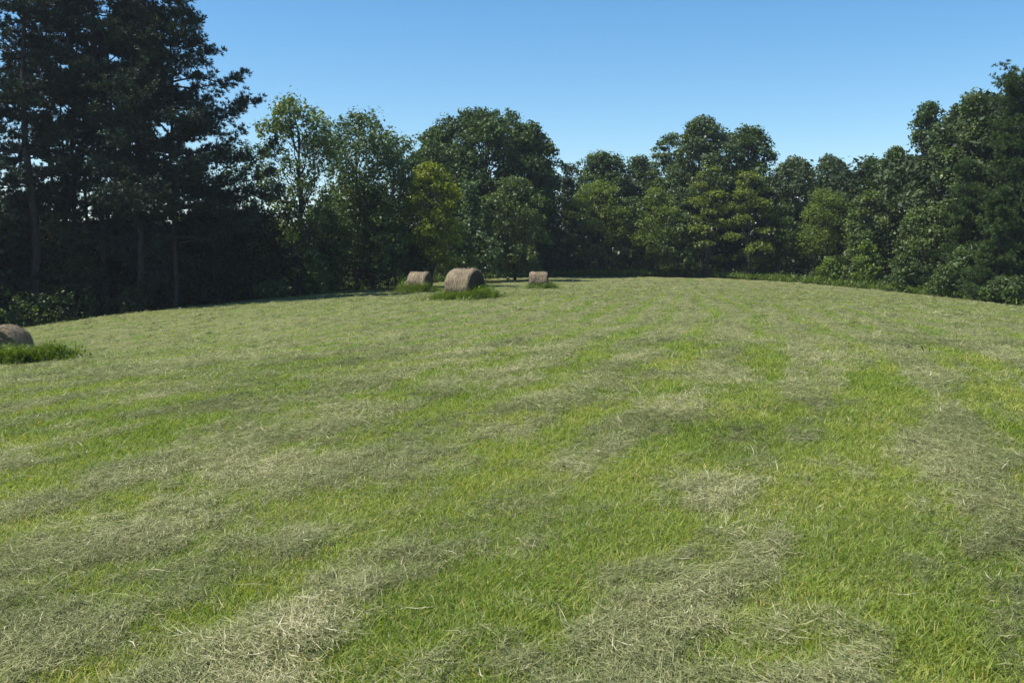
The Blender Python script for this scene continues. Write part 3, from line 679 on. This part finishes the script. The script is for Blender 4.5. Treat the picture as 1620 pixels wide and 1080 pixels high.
# ------------------------------------------------------------------ hay bales
def bale(label, px, top, Y, r, L, rz, seed, detail=1.0, end='bale_end_shaded'):
    rg = np.random.default_rng(seed)
    x, y, zt = at(px, top, Y); z = gz(x, y)
    H = max(zt - z, 1.5 * r); 
    root = empty('hay_bale', (x, y, z), rz); tag(root, label, 'hay bale', 'round hay bales lying on the field')
    nu, nv_ = 96, 40; th = np.linspace(0, 2 * math.pi, nu, endpoint=False); s = np.linspace(-1, 1, nv_)
    S, T = np.meshgrid(s, th, indexing='ij')
    edge_round = 1 - .10 * np.clip((np.abs(S) - .8) / .2, 0, 1) ** 2
    rr = r * edge_round * (1 + .08 * (fbm(S * 2 + 5, T * 1.2 + seed, seed) - .5) * 2 + .022 * (fbm(S * 14, T * 3 + seed, seed + 4) - .5) * 2)
    yy = rr * np.cos(T) * 1.03; zz = rr * np.sin(T)
    zz = np.where(zz < -.72 * r, -.72 * r + (zz + .72 * r) * .3, zz)
    zmin = zz.min(); k = (H) / (zz.max() - zmin); zz = (zz - zmin) * k - .03
    xx = S * L / 2 + .012 * (fbm(T * 2, S * 0 + seed, 3) - .5)
    V = np.stack([xx, yy, zz], -1)
    i = np.arange(nv_ - 1)[:, None] * nu; j = np.arange(nu)[None, :]; j2 = (j + 1) % nu
    q = np.stack([i + j, i + nu + j, i + nu + j2, i + j2], -1).reshape(-1, 4)
    roll = make_obj('roll', mesh_np('roll', V.reshape(-1, 3), q, M['bale'], smooth=True), root)
    for sg, ring in ((-1, V[0]), (1, V[-1])):
        c = ring.mean(0); rings = []; nr = 12
        for a in range(nr):
            f = 1 - a / (nr - .0); p = c + (ring - c) * f
            p = p.copy(); p[:, 0] = ring[:, 0] + sg * (.035 * math.sin(a * 1.7) * (a > 0) + .05 * (1 - f)) + (a > 0) * rg.normal(size=nu) * .010
            rings.append(p)
        W = np.concatenate(rings); i = np.arange(nr - 1)[:, None] * nu
        q = np.stack([i + j, i + j2, i + nu + j2, i + nu + j], -1).reshape(-1, 4)
        if sg < 0: q = q[:, ::-1]
        make_obj('end_face', mesh_np('end_face', W, q, M[end], smooth=True), root)
    # loose straw standing off the roll
    n = int(4200 * detail); a = rg.integers(1, nv_ - 1, n); b = rg.integers(0, nu, n); P = V[a, b]
    nrm = unit(np.stack([np.zeros(n), P[:, 1], P[:, 2] - V[..., 2].mean()], 1)); tan = unit(np.cross(nrm, np.array([1., 0, 0])))
    dv = unit(tan * rg.choice([-1, 1], n)[:, None] + nrm * rg.uniform(-.02, .22, n)[:, None] + rg.normal(size=(n, 3)) * .28)
    ln = rg.uniform(.05, .2, n); v, q = diamonds(P + nrm * .004 - dv * ln[:, None] * .3, dv, unit(np.cross(dv, nrm)), ln, rg.uniform(.006, .014, n), nrm * .01)
    make_obj('loose_straw', mesh_np('loose_straw', v, q, M['bale_straw'], {'v': ('FACE', np.clip(rg.normal(size=n) * .25 + .5, 0, 1))}), roll)
    return x, y, z

def tall_grass(label, x, y, rx, ry, n, h, seed, rz=0.0, leafy=.25, hole=None):
    """uncut grass and weeds left standing round a bale"""
    rg = np.random.default_rng(seed); z = gz(x, y)
    root = empty('grass_clump', (x, y, z)); tag(root, label, 'grass clump', 'uncut grass round the bales')
    a = rg.uniform(0, 2 * math.pi, n); rr = np.abs(rg.normal(size=n)) * .30 + rg.random(n) ** .5 * .62; rr = rr * (.8 + .5 * np.sin(a * 3 + seed) * .4 + .2 * np.sin(a * 7)); lx = rr * np.cos(a) * rx; ly = rr * np.sin(a) * ry
    c, s = math.cos(rz), math.sin(rz); X = lx * c - ly * s; Y = lx * s + ly * c
    cl = fbm((X + x) * 1.8, (Y + y) * 1.8, seed)
    if hole is not None:
        hx, hy, hr, hl, ha = hole; dx = X + x - hx; dy = Y + y - hy; u = dx * math.cos(ha) + dy * math.sin(ha); w = -dx * math.sin(ha) + dy * math.cos(ha)
        kp = ~((np.abs(u) < hl * .9) & (np.abs(w) < hr * .8)); X, Y, cl, rr = X[kp], Y[kp], cl[kp], rr[kp]; n = len(X)
    Z = ground_z(X + x, Y + y) - z - .02
    hh = h * (.28 + 1.25 * cl ** 1.4) * np.clip(1.1 - .6 * rr ** 2, .25, 1) * rg.uniform(.4, 1.3, n) ** 1.3
    az = rg.uniform(0, 6.28, n); hd = np.stack([np.cos(az), np.sin(az), np.zeros(n)], 1)
    d = unit(hd * rg.uniform(.05, .55, n)[:, None] + np.array([0, 0, 1])); w = unit(np.stack([-np.sin(az), np.cos(az), np.zeros(n)], 1) + rg.normal(size=(n, 3)) * .4)
    P = np.stack([X, Y, Z], 1)
    v1, q1 = diamonds(P, d, w, hh, rg.uniform(.008, .020, n), hd * (hh * .35)[:, None] - np.array([0, 0, 1]) * (hh * .15)[:, None])
    make_obj('blades', mesh_np('blades', v1, q1, M['tuft'], {'v': ('FACE', np.clip(rg.normal(size=n) * .18 + .42, 0, 1))}), root)
    m = int(n * leafy); k = rg.integers(0, n, m); pp = P[k] + d[k] * (hh[k] * rg.uniform(.2, .8, m))[:, None]
    nd = unit(rand_unit(rg, m) + np.array([0, 0, .3])); ww = unit(np.cross(nd, rand_unit(rg, m))); ln = rg.uniform(.06, .13, m)
    v2, q2 = diamonds(pp, nd, ww, ln, ln * .5)
    make_obj('weed_leaves', mesh_np('weed_leaves', v2, q2, M['weed'], {'v': ('FACE', np.clip(rg.normal(size=m) * .2 + .45, 0, 1))}), root)

M['tuft'] = leafset('tall_grass_blade', (.082, .130, .020), trans=.45)
R_ = math.radians
bx, by, bz = bale('largest looking round bale in the middle of the field, shade-dark end face turned right', 735, 423.5, 42.5, .64, 1.28, R_(-33), 201, detail=1.3)
tall_grass('thick uncut grass round the foot of the largest looking bale in mid field', bx + .1, by - .45, 1.55, 1.0, 11000, .84, 301, hole=(bx, by, .64, .64, R_(-33)))
bx, by, bz = bale('smaller looking round bale left of the big one, at the shady wood edge', 664, 429, 62, .60, 1.25, R_(-22), 202)
tall_grass('uncut grass round the small bale at the shady wood edge', bx - .1, by - .55, 1.5, 1.0, 6500, .75, 302, hole=(bx, by, .6, .6, R_(-22)))
bx, by, bz = bale('smallest looking and farthest round bale, alone to the right of the other bales', 852, 429, 67, .56, 1.2, R_(-3), 203)
tall_grass('low uncut grass round the foot of the farthest bale', bx + .2, by - .5, 1.2, .9, 4000, .62, 303, hole=(bx, by, .56, .6, 0))
bx, by, bz = bale('brown round bale cut off by the left edge of the photo', 3, 514, 28, .66, 1.3, R_(-80), 204, detail=1.8, end='bale_end_lit')
tall_grass('tall bright grass and weeds in front of the bale at the left edge', bx + 1.0, by - .85, 1.6, .75, 8000, .66, 304, leafy=.6, hole=(bx, by, .62, .6, R_(-80)))

# ------------------------------------------------------------------ dead twigs
def twig(label, px, py, shape, seed):
    rg = np.random.default_rng(seed)
    Y = 14.0
    for _ in range(30):
        x, y, z = at(px, py, Y); Y *= (EYE - gz(x, y)) / (EYE - z)
    z = gz(x, y) + .04
    root = empty('dead_twig', (x, y, z)); tag(root, label, 'twig', 'dead twigs on the field')
    segs = [(curve(np.array(a) * .8, np.array(b) * .8, rg, .03, 5, .05), np.linspace(.009, .005, 5)) for a, b in shape]
    v, q = tubes(segs, 6); make_obj('stem', mesh_np('stem', v, q, M['bark'], smooth=True), root)
twig('forked dead twig lying on the field, left of the pair', 1436, 557, [((-.10, .1, .10), (.13, -.1, .0)), ((.0, 0, .05), (-.09, -.1, 0)), ((-.02, .1, .12), (.1, 0, .03))], 1)
twig('bent dead twig poking up from the field, right of the pair', 1466, 563, [((-.10, 0, .14), (-.03, 0, .0)), ((-.03, 0, 0), (.05, -.02, -.01)), ((.06, 0, -.02), (.05, 0, .12))], 2)

# ------------------------------------------------------------------ summer haze
def haze():
    m, n, out = new_mat('haze_air')
    v = n.nodes.new('ShaderNodeVolumePrincipled'); v.inputs['Color'].default_value = (.80, .88, 1, 1); v.inputs['Density'].default_value = HAZE
    v.inputs['Anisotropy'].default_value = .2
    n.links.new(v.outputs[0], out.inputs['Volume'])
    b = 1700.; z0, z1 = -14., 40.
    V = np.array([(x, y, z) for z in (z0, z1) for x, y in ((-b, -b), (b, -b), (b, b), (-b, b))])
    Q = np.array([(0, 3, 2, 1), (4, 5, 6, 7), (0, 1, 5, 4), (1, 2, 6, 5), (2, 3, 7, 6), (3, 0, 4, 7)])
    o = make_obj('haze', mesh_np('haze', V, Q, m)); tag(o, 'faint summer haze in the air over the field', None, None, 'stuff')
HAZE = .00025
haze()
